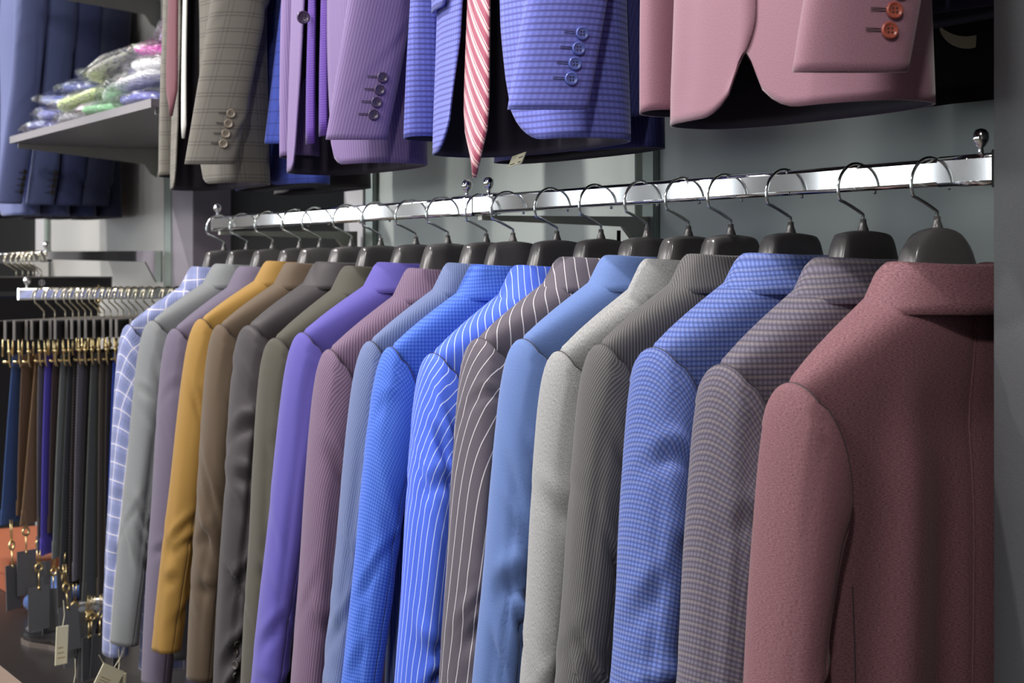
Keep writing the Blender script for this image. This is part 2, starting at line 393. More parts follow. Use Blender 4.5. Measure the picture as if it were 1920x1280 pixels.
SLK = [ # t, xo, zo, xi, zi, yc, hy, bow
 (0.00, .203, -.2070, .172, -.365, .000, .048, .012),
 (0.02, .209, -.2090, .172, -.375, .000, .0500, .012),
 (0.06, .215, -.222, .172, -.384, .000, .0505, .010),
 (0.13, .221, -.255, .172, -.395, .001, .0505, .006),
 (0.22, .226, -.315, .173, -.415, .003, .050, .003),
 (0.34, .230, -.400, .176, -.450, .006, .049, 0),
 (0.50, .234, -.525, .181, -.545, .012, .047, 0),
 (0.66, .237, -.640, .186, -.645, .022, .046, 0),
 (0.84, .238, -.765, .190, -.765, .034, .044, 0),
 (1.00, .237, -.872, .192, -.868, .044, .042, 0)]
def make_sleeve(name, root, side, mat, rng, dz=0, wide=1.0, fold=1.0, lean=0.0, out=0.0, twist=0.0, seam=True, length=1.0, NR=84):
    t = np.linspace(0, 1, NR) ** 1.15
    K = np.array(SLK); k = herm(K, t)
    zs = lambda z: np.where(z < -.3, -.3 + (z + .3) * length, z)
    xo, zo, xi, zi, yc, hy, bow = k.T
    zo = zs(zo) + dz; zi = zs(zi) + dz
    yc = yc + lean * t ** 1.3; xo = xo + out * t; xi = xi + out * t; hy = hy * (1 + (wide - 1) * np.clip(t * 3, 0, 1))
    base = np.linspace(0, 2 * math.pi, 44, endpoint=False)
    a0 = math.radians(-118)
    base = np.sort(np.concatenate([base[np.abs(((base - a0 + math.pi) % (2 * math.pi)) - math.pi) > .07], (a0 + np.array([-.05, -.017, 0, .017, .05])) % (2 * math.pi)]))
    psi0 = base[None, :]
    shift = (math.radians(34) * np.clip(t, 0, 1) ** .8)[:, None]
    psi = psi0 + shift
    cs, sn = np.cos(psi), np.sin(psi)
    csq = np.sign(cs) * np.abs(cs) ** .85
    A = np.stack([(xo - xi) / 2, np.zeros_like(t), (zo - zi) / 2], 1); Cc = np.stack([(xo + xi) / 2, yc, (zo + zi) / 2], 1)
    L = np.linalg.norm(A, axis=1, keepdims=True)
    # displacement
    dist = np.abs(((psi0 - a0 + math.pi) % (2 * math.pi)) - math.pi)
    nz = sinnoise(rng, 5, 2.2, 7.0)
    T = t[:, None] + 0 * psi
    PP = psi
    D = .0022 * fold * np.sin(np.clip(T * 3, 0, 1) * math.pi / 2) * (np.sin(PP + rng.uniform(0, 6) + 3 * T) * np.sin(2 * PP + rng.uniform(0, 6) + 2 * T) + .5 * np.sin(3 * PP + 4 * T + rng.uniform(0, 6)))
    D = D + .0012 * fold * nz(np.cos(PP) * 2, T * 3) * np.clip(T * 4, 0, 1)
    for _ in range(int(9 * fold + 1)):
        pc = rng.uniform(-2.6, .9); tc = rng.choice([rng.uniform(.14, .34), rng.uniform(.40, .68), rng.uniform(.5, .95)])
        sl = rng.uniform(-.10, .10); ln = rng.uniform(.5, 1.2); wd = rng.uniform(.010, .026); am = rng.uniform(.004, .0095) * fold
        dp = ((PP - pc + math.pi) % (2 * math.pi)) - math.pi
        q = (T - tc) - sl * dp
        D = D + am * (np.exp(-(q / wd) ** 2) - 1.3 * np.exp(-((q - wd * 1.7) / (wd * 1.2)) ** 2)) * np.exp(-(dp / ln) ** 2)
    for tc, am in ((rng.uniform(.17, .25), .009), (rng.uniform(.36, .5), .012)):   # the breaks at armpit and elbow
        pc = rng.uniform(-1.7, -1.1); sl = rng.choice((-1, 1)) * rng.uniform(.03, .09); wd = rng.uniform(.018, .03)
        q = (T - tc) - sl * (PP - pc)
        D = D + am * fold * (.7 * np.exp(-(q / wd) ** 2) - 1.4 * np.exp(-((q - wd * 1.6) / (wd * 1.3)) ** 2)) * np.exp(-((PP - pc) / .8) ** 2)
    for _ in range(3):                             # long vertical creases
        pc = rng.uniform(-2.2, .6); wd = rng.uniform(.12, .25); am = rng.uniform(.003, .007) * fold; t0 = rng.uniform(.25, .8); tl = rng.uniform(.15, .35); dr = rng.uniform(-1, 1)
        dp = ((PP - pc - dr * (T - t0) + math.pi) % (2 * math.pi)) - math.pi
        D = D - am * np.exp(-(dp / wd) ** 2) * np.exp(-((T - t0) / tl) ** 2)
    deg = np.degrees(np.arctan2(sn, cs)); D = D * (.16 + .84 * np.clip((-deg + 5) / 55, 0, 1)) * np.where(deg > 100, 1, 1)
    D = np.clip(D, -.018, .011) * np.clip(T * 9, 0, 1)
    if seam: D = D - .0016 * np.exp(-(dist / .02) ** 2) * (T > .0)
    D[0] -= .004; D[1] += .0008; D[2] += .001
    ra = L * (csq) ; rb = hy[:, None] * sn
    nrm = np.sqrt(csq ** 2 + sn ** 2)
    P = Cc[:, None, :] + (A[:, None, :] * csq[..., None])
    P[..., 1] += rb
    P0 = P.copy()
    P = P + (A / L)[:, None, :] * (D * cs)[..., None]
    P[..., 1] += D * sn
    P[..., 0] -= bow[:, None] * (sn ** 2) * (cs < .7)
    if twist:
        ang = twist * np.clip((t - .1) / .9, 0, 1)
        cxm, cym = Cc[:, 0:1], Cc[:, 1:2]
        dx, dy = P[..., 0] - cxm, P[..., 1] - cym
        ca, sa = np.cos(ang)[:, None], np.sin(ang)[:, None]
        P[..., 0] = cxm + dx * ca - dy * sa; P[..., 1] = cym + dx * sa + dy * ca
    cyc = np.concatenate([P0, P0[:, :1]], 1)
    seg = np.linalg.norm(np.diff(cyc, axis=1), axis=2)
    js = int(np.argmin(dist[0] if dist.ndim == 2 else dist))
    arc = np.concatenate([np.zeros((NR, 1)), np.cumsum(seg, 1)], 1)
    arc = np.where(np.arange(arc.shape[1])[None, :] <= js, arc + arc[:, -1:], arc) - arc[:, js:js + 1]
    # use a steady girth so that the weave runs straight down the sleeve
    frac = arc / arc[:, -1:].max()
    vv = np.concatenate([[0], np.cumsum(np.linalg.norm(np.diff(P[:, 0], axis=0), axis=1))])
    UV = np.stack([arc + .013, np.repeat(-vv[:, None], arc.shape[1], 1)], 2)
    P = P.copy()
    if side < 0: P[..., 0] *= -1
    me = grid_mesh(name, P, UV, True, [mat, DARKM], flip=(side > 0))
    o = link(name, me, root)
    md = o.modifiers.new('thick', 'SOLIDIFY'); md.thickness = .0022; md.offset = -1; md.material_offset = 1; md.use_even_offset = False; md.material_offset_rim = 0
    if seam:
        c_ = P.mean(1)
        def run(idx, nm, off=.0003):
            bm = bmesh.new(); pts = []
            for (i, j) in idx:
                d = P[i, j] - c_[i]; d = d / (np.linalg.norm(d) + 1e-9); pts.append(P[i, j] + d * off)
            tube(bm, pts, .0006, 5); bmesh_obj(nm, bm, SEAM, o)
        run([(i, js) for i in range(3, int(NR * .985), 2)], 'back_seam', .0005)
        pd = (np.degrees(psi[1]) + 180) % 360 - 180
        order = [j for j in np.argsort(-pd) if -175 < pd[j] < 75]
        run([(1, int(j)) for j in order], 'armhole_seam', .0002)
    return o, P, psi, t
def fix_normals(me, centre):
    me.update()
BDK = [ # v, a, b, zL, zB
 (0.00, .068, .044, -.118, -.112),
 (0.04, .095, .050, -.134, -.135),
 (0.10, .145, .050, -.165, -.170),
 (0.16, .184, .046, -.192, -.210),
 (0.20, .2005, .042, -.207, -.245),
 (0.25, .192, .044, -.245, -.285),
 (0.32, .183, .046, -.320, -.340),
 (0.42, .176, .045, -.440, -.440),
 (0.58, .170, .042, -.570, -.570),
 (0.78, .174, .044, -.735, -.735),
 (1.00, .182, .046, -.900, -.900)]
def body_fn(rng, dz, depth, fold, gap_top, gap_hem, r_hem, gap_z, widen, close):
    def f(s, v):
        """s in [-1,1] (0 = centre back, +-1 = front edges), v in [0,1]."""
        k = herm(BDK, v.ravel()).reshape(*v.shape, 4)
        a, b, zL, zB = np.moveaxis(k, -1, 0)
        a = a * (1 + (widen - 1) * np.clip((v - .25) / .4, 0, 1)); b = b * (1 + (depth - 1) * np.clip((v - .05) / .3, 0, 1))
        g = gap_top + (gap_hem - gap_top) * np.clip((v - gap_z) / (1 - gap_z), 0, 1) ** 1.6
        g = np.where(v < .3, g * np.clip(v / .3, 0, 1), g)
        phi = s * (math.pi - g / a)
        sn, cs = np.sin(phi), np.cos(phi)
        x = a * np.sign(sn) * np.abs(sn) ** .78; y = -b * np.sign(cs) * np.abs(cs) ** .72
        z = zB + (zL - zB) * np.abs(sn) ** 3
        ds = (1 - np.abs(s)) * math.pi * a * 1.0     # distance to the front edge
        rr = r_hem
        rise = np.where(ds < rr, rr * (1 - np.sqrt(np.clip(1 - (1 - ds / rr) ** 2, 0, 1))), 0)
        z = z + rise * np.clip((v - .8) / .2, 0, 1) * .9
        return x, y, z + dz, sn, cs
    return f
def make_body(root, mat, rng, dz=0, depth=1.0, fold=1.0, gap=(-.001, -.001), r_hem=.03, gap_z=.5, widen=1.0, NR=72, NC=97, lining=None, drape=None):
    f = body_fn(rng, dz, depth, fold, gap[0], gap[1], r_hem, gap_z, widen, True)
    s1 = np.linspace(-1, 1, NC)
    s1 = np.sort(np.concatenate([s1[np.abs(s1) > .012], [-.009, -.003, 0, .003, .009]]))
    s, v = np.meshgrid(s1, np.linspace(0, 1, NR) ** .95)
    x, y, z, sn, cs = f(s, v)
    ph = s * math.pi
    A = .0042 * fold * np.clip((v - .12) / .35, 0, 1)
    D = A * (np.sin(5 * ph + rng.uniform(0, 6) + 1.1 * v) * .7 + .6 * np.sin(8 * ph + rng.uniform(0, 6) - 1.3 * v) + .35 * np.sin(13 * ph + rng.uniform(0, 6)))
    if drape:
        for (pc, wd, am, v0, v1) in drape:
            dp = x - pc * (1 + .15 * v)
            D = D + am * np.exp(-(dp / wd) ** 2) * np.clip((v - v0) / .15, 0, 1) * np.clip((v1 - v) / .2, 0, 1) * (cs > 0)
    for _ in range(int(5 * fold)):
        pc = rng.uniform(-1.8, 1.8); tc = rng.uniform(.25, .5); sl = rng.uniform(-.08, .08); wd = rng.uniform(.012, .03); am = rng.uniform(.001, .003) * fold
        q = (v - tc) - sl * (ph - pc)
        D = D + am * (np.exp(-(q / wd) ** 2)) * np.exp(-((ph - pc) / .6) ** 2)
    D = D - .0012 * np.exp(-(s / .0035) ** 2) * (v > .03) * np.clip((.95 - v) * 20, 0, 1)
    D = D * np.clip((.995 - v) * 12 + .4, 0, 1) * np.clip((1 - np.abs(s)) * 8, 0, 1)
    front = s > .9
    x0, y0 = x, y
    x = x + D * sn; y = y - D * cs
    y = np.where(s > 0, y + .0022 * np.clip((s - .9) * 10, 0, 1), y)
    P = np.stack([x, y, z], 2)
    seg = np.sqrt(np.diff(x0, axis=1) ** 2 + np.diff(y0, axis=1) ** 2)
    arc = np.concatenate([np.zeros((NR, 1)), np.cumsum(seg, 1)], 1)
    j0 = int(np.argmin(np.abs(s1))); arc = arc - arc[:, j0:j0 + 1]
    # vertical weave lines follow the rows of the widest chest ring; over the shoulders the plain lateral distance
    UV = np.stack([arc, z], 2)
    me = grid_mesh('jacket_body', P, UV, False, [mat, lining or DARKM], flip=True)
    o = link('jacket_body', me, root)
    md = o.modifiers.new('thick', 'SOLIDIFY'); md.thickness = .0024; md.offset = -1; md.material_offset = 1; md.material_offset_rim = 0; md.use_even_offset = False
    return o, P, UV
def make_collar(root, mat, dz, a=.066, b=.047, rng=None, height=1.0):
    # stand rises inside, folds over and the leaf falls outside over the back of the neck
    prof = [(-.004, -.135), (-.003, -.112), (-.001, -.096), (.0015, -.0905), (.0045, -.0895), (.0075, -.0925), (.0105, -.101), (.0150, -.114), (.0195, -.1265), (.0228, -.1350)]
    ph = np.linspace(math.radians(-152), math.radians(152), 57)
    P = []; UV = []
    for i, (r, z) in enumerate(prof):
        row = []; uvr = []
        for p_ in ph:
            sn, cs = math.sin(p_), math.cos(p_)
            side = abs(sn) ** 3; fr_ = max(0, -cs)
            aa = a + r * (1 + .55 * side * (1 if i > 5 else 0)); bb = b + r
            x = aa * math.copysign(abs(sn) ** .85, sn); y = -bb * math.copysign(abs(cs) ** .8, cs)
            zz = z * 1.0 + dz - .004 * side * (i > 5) - .05 * fr_ ** 1.3 + (.003 * side if i < 6 else 0)
            if i == len(prof) - 1: zz -= .004 * math.cos(p_) ** 2
            row.append((x, y, zz)); uvr.append((aa * p_ * .8, -z * 1.0))
        P.append(row); UV.append(uvr)
    P = np.array(P); me = grid_mesh('collar', P, np.array(UV), False, [mat, mat], flip=True)
    o = link('collar', me, root)
    md = o.modifiers.new('thick', 'SOLIDIFY'); md.thickness = .0022; md.offset = -1; md.use_even_offset = False
    return o
def sleeve_buttons(slo, P, side, psi, t, bmesh_, n=4, ts=(.868, .893, .918, .943), pang=-58, spread=0, holes=True):
    NR, NC, _ = P.shape
    c = P.mean(1)
    for tt in ts[:n]:
        i = int(np.argmin(np.abs(t - tt)))
        j = int(np.argmin(np.abs(((psi[i] - math.radians(pang) + math.pi) % (2 * math.pi)) - math.pi)))
        p_ = Vector(P[i, j]); du = Vector(P[i, (j + 1) % NC] - P[i, j - 1]); dv = Vector(P[min(i + 2, NR - 1), j] - P[i - 2, j])
        n_ = du.cross(dv).normalized()
        if n_.dot(Vector(P[i, j] - c[i])) < 0: n_ = -n_
        q = n_.to_track_quat('Z', 'Y')
        b_ = link('button', bmesh_, slo); b_.location = p_ + n_ * .0003; b_.rotation_mode = 'QUATERNION'; b_.rotation_quaternion = q
        b_['_sh'] = 0; del b_['_sh']
        if holes:
            jh = int(np.argmin(np.abs(((psi[i] - math.radians(pang + 26) + math.pi) % (2 * math.pi)) - math.pi)))
            e = (Vector(P[i, jh]) - p_).normalized()
            bm = bmesh.new(); up = n_.cross(e)
            R = Matrix((e, up, n_)).transposed().to_4x4()
            for s_ in (-1, 1): tube(bm, [(.008, s_ * .0011, 0), (.014, s_ * .0012, .0002), (.0225, s_ * .0011, 0)], .00042, 5)
            o = bmesh_obj('buttonhole', bm, INK, slo); o.matrix_local = Matrix.Translation(p_ + n_ * .0006) @ R

def make_jacket(loc, rz, mat, label, group, seed, drop=.21, fold=1.0, btn=None, **kw):
    rng = random.Random(seed)
    t = empty('suit_jacket', loc, rz, label, 'jacket', group)
    make_body(t, mat, rng, 0, kw.get('depth', 1), fold * .9, kw.get('gap', (-.001, -.001)), kw.get('r_hem', .03), kw.get('gap_z', .5), kw.get('widen', 1.0), drape=kw.get('drape'), lining=kw.get('lining'))
    make_collar(t, mat, -.004)
    for side in (1, -1):
        near = side == -1
        o, P, psi, tt = make_sleeve('sleeve', t, side, mat, rng, 0, kw.get('wide', 1.0) if near else kw.get('wide_r', kw.get('wide', 1.0)), fold, kw.get('lean', 0.0) if near else kw.get('lean_r', kw.get('lean', 0.0)), kw.get('out', 0.0) if near else kw.get('out_r', 0.0), kw.get('twist', 0.0) if near else 0.0, length=kw.get('slen', 1.0) )
        if btn and (side == -1 or kw.get('both')): sleeve_buttons(o, P, side, psi, tt, button_mesh(*btn), pang=kw.get('pang', -58))
    # shoulder height differs a little from jacket to jacket
    t.scale = (1, kw.get('sy', 1.0), drop / .211)
    return t

G = (150, 150, 150)
FAB = [
 ('burgundy rose melange wool', dict(base=(100, 62, 70), melange=.12, mscale=(300, 1300), mcol=(130, 92, 98), sheen=.12)),
 ('dark grey lavender check', dict(base=(106, 100, 116), melange=.10, layers=[('v', .0058, .42, (58, 52, 62), .66, .25, 0), ('u', .0056, .42, (62, 56, 70), .6, .25, 0), ('v', .0116, .12, (128, 116, 100), .5, .2, .45)])),
 ('blue navy check', dict(base=(100, 120, 186), melange=.10, layers=[('v', .0058, .42, (44, 56, 112), .66, .25, 0), ('u', .0056, .42, (50, 62, 120), .6, .25, 0), ('v', .0116, .12, (120, 118, 112), .4, .2, .45)])),
 ('charcoal fine stripe', dict(base=(62, 60, 62), melange=.06, layers=[('u', .0040, .42, (106, 103, 103), .85, .3, 0)])),
 ('light grey sharkskin', dict(base=(118, 118, 119), melange=.09, mscale=(1500, 300), mcol=(158, 158, 158))),
 ('steel blue wool', dict(base=(84, 107, 158), melange=.08, mscale=(1000, 500), sheen=.2)),
 ('taupe chalk stripe', dict(base=(80, 74, 84), melange=.05, layers=[('u', .0180, .065, (206, 200, 204), .85, .03, .3)])),
 ('royal blue pinstripe', dict(base=(66, 96, 206), melange=.05, layers=[('u', .0112, .10, (196, 210, 246), .85, .05, .3)])),
 ('bright blue houndstooth', dict(base=(86, 126, 214), melange=.06, layers=[('u', .0052, .5, (34, 66, 172), .55, .25, 0), ('v', .0052, .5, (34, 66, 172), .55, .25, 0)])),
 ('slate blue fine stripe', dict(base=(82, 96, 140), melange=.06, layers=[('u', .0045, .35, (126, 138, 168), .7, .3, 0)])),
 ('mauve fine stripe', dict(base=(90, 70, 98), melange=.06, layers=[('u', .0045, .35, (138, 114, 128), .7, .3, 0)])),
 ('violet wool', dict(base=(80, 72, 148), melange=.05, sheen=.2)),
 ('dark olive grey wool', dict(base=(64, 61, 52), melange=.05)),
 ('dark charcoal brown wool', dict(base=(50, 45, 48), melange=.04, rough=.62)),
 ('brown taupe wool', dict(base=(84, 70, 56), melange=.05)),
 ('mustard gold cotton', dict(base=(146, 112, 54), melange=.04, sheen=.1)),
 ('mauve grey wool', dict(base=(94, 85, 104), melange=.05)),
 ('light grey wool', dict(base=(112, 114, 116), melange=.10, mscale=(1100, 600))),
 ('pale blue windowpane', dict(base=(122, 130, 174), melange=.08, layers=[('u', .036, .5, (86, 94, 132), .5, .12, 0), ('v', .036, .5, (86, 94, 132), .5, .12, 0), ('u', .036, .06, (214, 206, 204), .75, .03, .42), ('v', .036, .06, (214, 206, 204), .75, .03, .42), ('u', .005, .3, (170, 176, 206), .3, .3, 0)])),
]
ROW = [(-1.184, 1.1, 0.216), (-1.292, 1.8, 0.203), (-1.41, 2.2, 0.190), (-1.518, 4.0, 0.190), (-1.601, 3.2, 0.202), (-1.689, 5.0, 0.190), (-1.793, 5.1, 0.193), (-1.902, 1.8, 0.218), (-2.02, 0.0, 0.214), (-2.097, 3.5, 0.208), (-2.215, -1.7, 0.226), (-2.321, 0.6, 0.203), (-2.447, 5.5, 0.216), (-2.56, 6.0, 0.198), (-2.69, 6.1, 0.2), (-2.78, 6.0, 0.192), (-2.907, 4.2, 0.214), (-3.036, 5.3, 0.202), (-3.159, 0.2, 0.214)]
OUTS = [0, -.004, -.010, .008, .005, .016, -.004, .004, .034, .030, .014, .028, 0, 0, .008, .034, .008, .020, .003]
LEANS = [0, 0, 0, .01, 0, .012, 0, 0, .02, .015, .01, .02, 0, 0, 0, .02, 0, .015, 0]
LBL = ['burgundy melange suit jacket nearest the charcoal panel, its whole back showing', 'grey suit jacket with a lavender check, hanging right behind the burgundy one',
 'blue suit jacket with a small navy check, third on the rail', 'charcoal suit jacket with dense fine stripes beside the light grey one', 'light grey sharkskin suit jacket between steel blue and fine-striped charcoal',
 'plain steel blue suit jacket beside the light grey one', 'taupe grey suit jacket with wide white chalk stripes', 'royal blue suit jacket with narrow white pinstripes', 'bright blue suit jacket in tiny houndstooth check',
 'slate blue suit jacket with fine stripes behind the houndstooth one', 'mauve suit jacket with fine pinkish stripes beside the violet one', 'plain violet suit jacket on the lower rail', 'dark olive grey suit jacket just behind the violet one',
 'dark charcoal brown suit jacket, creased at the upper sleeve', 'plain taupe brown suit jacket beside the mustard one', 'mustard yellow suit jacket', 'mauve grey suit jacket just behind the mustard one', 'light grey suit jacket second from the far rail end',
 'pale blue windowpane check suit jacket at the far rail end']
HL = ['burgundy', 'grey lavender-check', 'blue navy-check', 'charcoal fine-striped', 'light grey sharkskin', 'steel blue', 'chalk-striped taupe', 'pinstriped royal blue', 'houndstooth blue', 'slate blue', 'mauve striped', 'violet', 'dark olive grey', 'dark charcoal brown', 'taupe brown', 'mustard', 'mauve grey', 'plain light grey', 'windowpane check']
for i, (X, yaw, drop) in enumerate(ROW):
    nm, kw = FAB[i]
    m = fabric(nm, **kw)
    rz = math.pi / 2 + math.radians(yaw)
    z = RAILZ
    drape = [(-.085, .022, .014, .12, 1.3), (-.035, .018, -.009, .2, 1.3), (.035, .04, .005, .2, 1.3), (-.13, .02, -.008, .2, 1.3)] if i == 0 else None
    xs_ = [r[0] for r in ROW]; gp = min([abs(xs_[i] - xs_[q]) for q in (i - 1, i + 1) if 0 <= q < len(xs_)]); sy = min(1.08, max(.78, gp / .105))
    make_jacket((X, RY, z), rz, m, LBL[i], 'suit jackets on the lower rail', 100 + i, drop, fold=[.45, .9, .8, 1.0, .9, 1.0, 1.0, .9, .6, 1.0, .6, .6, .7, 1.25, .9, .8, .6, .9, .6][i], drape=drape, btn=('dark', (52, 46, 44)) if i in (13,) else None, sy=sy, out=OUTS[i], lean=LEANS[i])
    if i == 0:                                     # the back of the nearest jacket shows its seams
        jb = [c for c in S.objects if c.name.startswith('jacket_body')][-1]; V = np.empty(len(jb.data.vertices) * 3, np.float32); jb.data.vertices.foreach_get('co', V); V = V.reshape(72, -1, 3); nc = V.shape[1]
        for f_, nm_ in ((lambda u: .5, 'centre_seam'), (lambda u: .5 - .205 + .035 * math.sin(math.pi * min(1, u * 1.2)), 'side_seam')):
            bm = bmesh.new(); pts = []
            for r_ in range(4 if nm_ == 'centre_seam' else 26, 71, 2):
                c_f = f_(r_ / 71) * (nc - 1); c0 = int(c_f); q = V[r_, c0] * (1 - (c_f - c0)) + V[r_, min(c0 + 1, nc - 1)] * (c_f - c0); pts.append((q[0], q[1] - .0002, q[2]))
            tube(bm, pts, .0007, 5); bmesh_obj(nm_, bm, SEAM if nm_ == 'side_seam' else m, jb)
    make_hanger((X, RY, z), rz, ('domed' if i == 0 else 'square-topped') + ' black plastic hanger carrying the ' + HL[i] + ' jacket', 'suit hangers on the lower rail', i == 0)

# ------------------------------------------------------------------ upper row, faced out towards the aisle
UZ = ZC + 1.065
def faceout(X, label, y0=1.02, z=None):
    z = UZ if z is None else z
    t = empty('faceout_arm', (X, YB - .012, z), 0, label, 'rail', 'faceout arms')
    bm = bmesh.new(); bar(bm, (0, y0 - YB + .012, 0), (0, 0, 0), .9); bmesh_obj('arm_tube', bm, CHROME, t)
    boxobj('wall_plate', (-.02, .02, -.004, .0, -.06, .03), UPM, t, .001)
    finial(t, (0, y0 - YB + .03, .0135)); return t
def upper(X, Y, fabkw, label, seed, hangerlabel, gap=(.03, .05), btn=None, **kw):
    drop_ = kw.pop('drop', .211)
    m = fabric(fabkw[0], **fabkw[1])
    args = dict(depth=1.65, gap=gap, gap_z=.45, r_hem=.075, lean=.050, wide=1.30, both=True, pang=-27, twist=.55, widen=1.06, lean_r=-.03, wide_r=.85, out=-.02, out_r=-.015, slen=1.0)
    args.update(kw)
    j = make_jacket((X, Y, UZ), math.pi + math.radians(kw.get('yaw', 0)), m, label, 'suit jackets faced out on the upper row', seed, drop_, fold=kw.get('fo', .45), btn=btn, **args)
    h = make_hanger((X, Y, UZ), math.pi + math.radians(kw.get('yaw', 0)), hangerlabel, 'suit hangers on the upper row')
    return j
for X, n in ((-1.25, 'burgundy'), (-1.80, 'blue gingham'), (-2.335, 'lilac'), (-2.93, 'grey plaid')):
    faceout(X, 'chrome faceout arm above, carrying the %s jacket' % n)
uj1 = upper(-1.275, 1.150, ('rose burgundy flannel', dict(base=(126, 88, 104), melange=.10, mscale=(1100, 1100), mcol=(150, 110, 124), sheen=.4)), 'rose burgundy flannel jacket faced out on the upper row, reddish cuff buttons', 301,
      'black plastic hanger inside the faced-out burgundy jacket', gap=(-.008, .004), gap_z=.90, r_hem=.058, wide=1.28, lean=.062, widen=.98, depth=1.45, slen=1.02, btn=('red', (150, 74, 60)))
uj2 = upper(-1.800, 1.150, ('blue gingham check', dict(base=(110, 118, 200), melange=.05, layers=[('v', .0078, .38, (66, 62, 116), .72, .15, 0), ('u', .0080, .5, (74, 76, 150), .34, .2, 0)])), 'blue gingham check jacket faced out on the upper row beside a striped tie', 302,
      'black plastic hanger inside the blue gingham jacket', gap=(.022, .05), r_hem=.09, btn=('blue', (84, 100, 170)), wide=1.15, out_r=.035)
uj3 = upper(-2.312, 1.150, ('lilac fine stripe', dict(base=(120, 102, 142), melange=.06, layers=[('u', .0050, .4, (92, 70, 122), .7, .3, 0)])), 'lilac fine-striped jacket faced out on the upper row over purple knitted ties', 303,
      'black plastic hanger inside the lilac striped jacket', gap=(.022, .05), r_hem=.04, btn=('plum', (66, 52, 78)), wide=1.08, widen=.95, out_r=-.035)
uj4 = upper(-2.93, 1.165, ('grey plaid', dict(base=(108, 104, 97), melange=.08, layers=[('v', .030, .06, (66, 62, 60), .6, .04, 0), ('v', .030, .06, (66, 62, 60), .6, .04, .2), ('u', .040, .035, (66, 62, 60), .5, .03, 0), ('u', .040, .035, (66, 62, 60), .5, .03, .2)])), 'olive grey windowpane plaid jacket faced out on the upper row, four brass-toned cuff buttons', 304,
      'black plastic hanger inside the grey plaid jacket', gap=(.03, .05), r_hem=.04, btn=('bronze', (130, 120, 104)), wide=1.1, widen=.95, depth=1.4)
upper(-2.885, 1.275, ('cobalt grid', dict(base=(66, 82, 172), melange=.05, layers=[('v', .022, .06, (30, 38, 90), .7, .04, 0), ('u', .030, .04, (30, 38, 90), .5, .04, 0)])), 'cobalt blue grid check jacket behind the grey plaid one', 305, 'black plastic hanger inside the cobalt grid jacket', depth=1.0, gap=(-.01, -.01), lean=.02, slen=.93, wide=1.2, widen=1.0, fo=.5)
upper(-2.98, 1.405, ('dark taupe', dict(base=(66, 62, 62), melange=.05)), 'dark grey jacket hindmost on the faceout arm of the plaid jacket', 306, 'black plastic hanger inside the dark grey jacket', depth=1.0, gap=(-.01, -.01), fo=.5)
upper(-1.885, 1.285, ('dark navy stripe', dict(base=(40, 42, 92), melange=.05, layers=[('u', .006, .3, (58, 62, 120), .5, .3, 0)])), 'navy fine-striped jacket behind the blue gingham one', 308, 'black plastic hanger inside the navy striped jacket', depth=1.0, gap=(-.01, -.01), fo=.5, slen=.99)
upper(-1.27, 1.285, ('ink blue wool', dict(base=(52, 52, 78), melange=.12)), 'ink blue jacket behind the burgundy flannel one, shorter in the sleeve', 309, 'black plastic hanger inside the ink blue jacket', depth=.9, gap=(-.01, -.01), fo=.5, drop=.187, lean=.0, btn=None)
# shared helper for pieces lying on a faced-out jacket
def ribbon(name, pts_l, pts_r, mat, parent, thick=.002, belly=.004, uvs=True):
    P = []; UV = []
    acc = 0
    for i, (a, b_) in enumerate(zip(pts_l, pts_r)):
        a, b_ = Vector(a), Vector(b_); row = []; ur = []
        if i: acc += (a - pl).length
        pl = a
        for k in range(9):
            s_ = k / 8; q = a.lerp(b_, s_); q = q + Vector((0, -belly * math.sin(math.pi * s_), 0)); row.append(q[:]); ur.append(((b_ - a).length * (s_ - .5), -acc))
        P.append(row); UV.append(ur)
    me = grid_mesh(name, np.array(P), np.array(UV), False, [mat])
    o = link(name, me, parent); md = o.modifiers.new('thick', 'SOLIDIFY'); md.thickness = thick; md.offset = 0
    return o
def diag_material(name, base, stripe, per, wid):
    m, nt, b = pbsdf(name, srgb(*base), .32, 0, .5, .3); N = nt.nodes; L = nt.links
    tc = N.new('ShaderNodeTexCoord'); sp_ = N.new('ShaderNodeSeparateXYZ'); L.new(tc.outputs['UV'], sp_.inputs[0])
    a = N.new('ShaderNodeMath'); a.operation = 'MULTIPLY_ADD'; a.inputs[1].default_value = 1.4; L.new(sp_.outputs[0], a.inputs[0]); L.new(sp_.outputs[1], a.inputs[2])
    d = N.new('ShaderNodeMath'); d.operation = 'DIVIDE'; d.inputs[1].default_value = per; L.new(a.outputs[0], d.inputs[0])
    ad = N.new('ShaderNodeMath'); ad.inputs[1].default_value = 100; L.new(d.outputs[0], ad.inputs[0])
    f = N.new('ShaderNodeMath'); f.operation = 'FRACT'; L.new(ad.outputs[0], f.inputs[0])
    c = N.new('ShaderNodeValToRGB'); c.color_ramp.interpolation = 'LINEAR'; e = c.color_ramp.elements
    e[0].position = 0; e[0].color = srgb(*base); e[1].position = 1; e[1].color = srgb(*base)
    for p_, q in ((wid * .45, base), (wid * .55, stripe[0]), (.78, stripe[0]), (.80, stripe[1]), (.86, stripe[1]), (.88, stripe[0]), (.97, stripe[0])):
        n = e.new(p_); n.color = srgb(*q)
    L.new(f.outputs[0], c.inputs[0]); L.new(c.outputs[0], b.inputs['Base Color']); return m
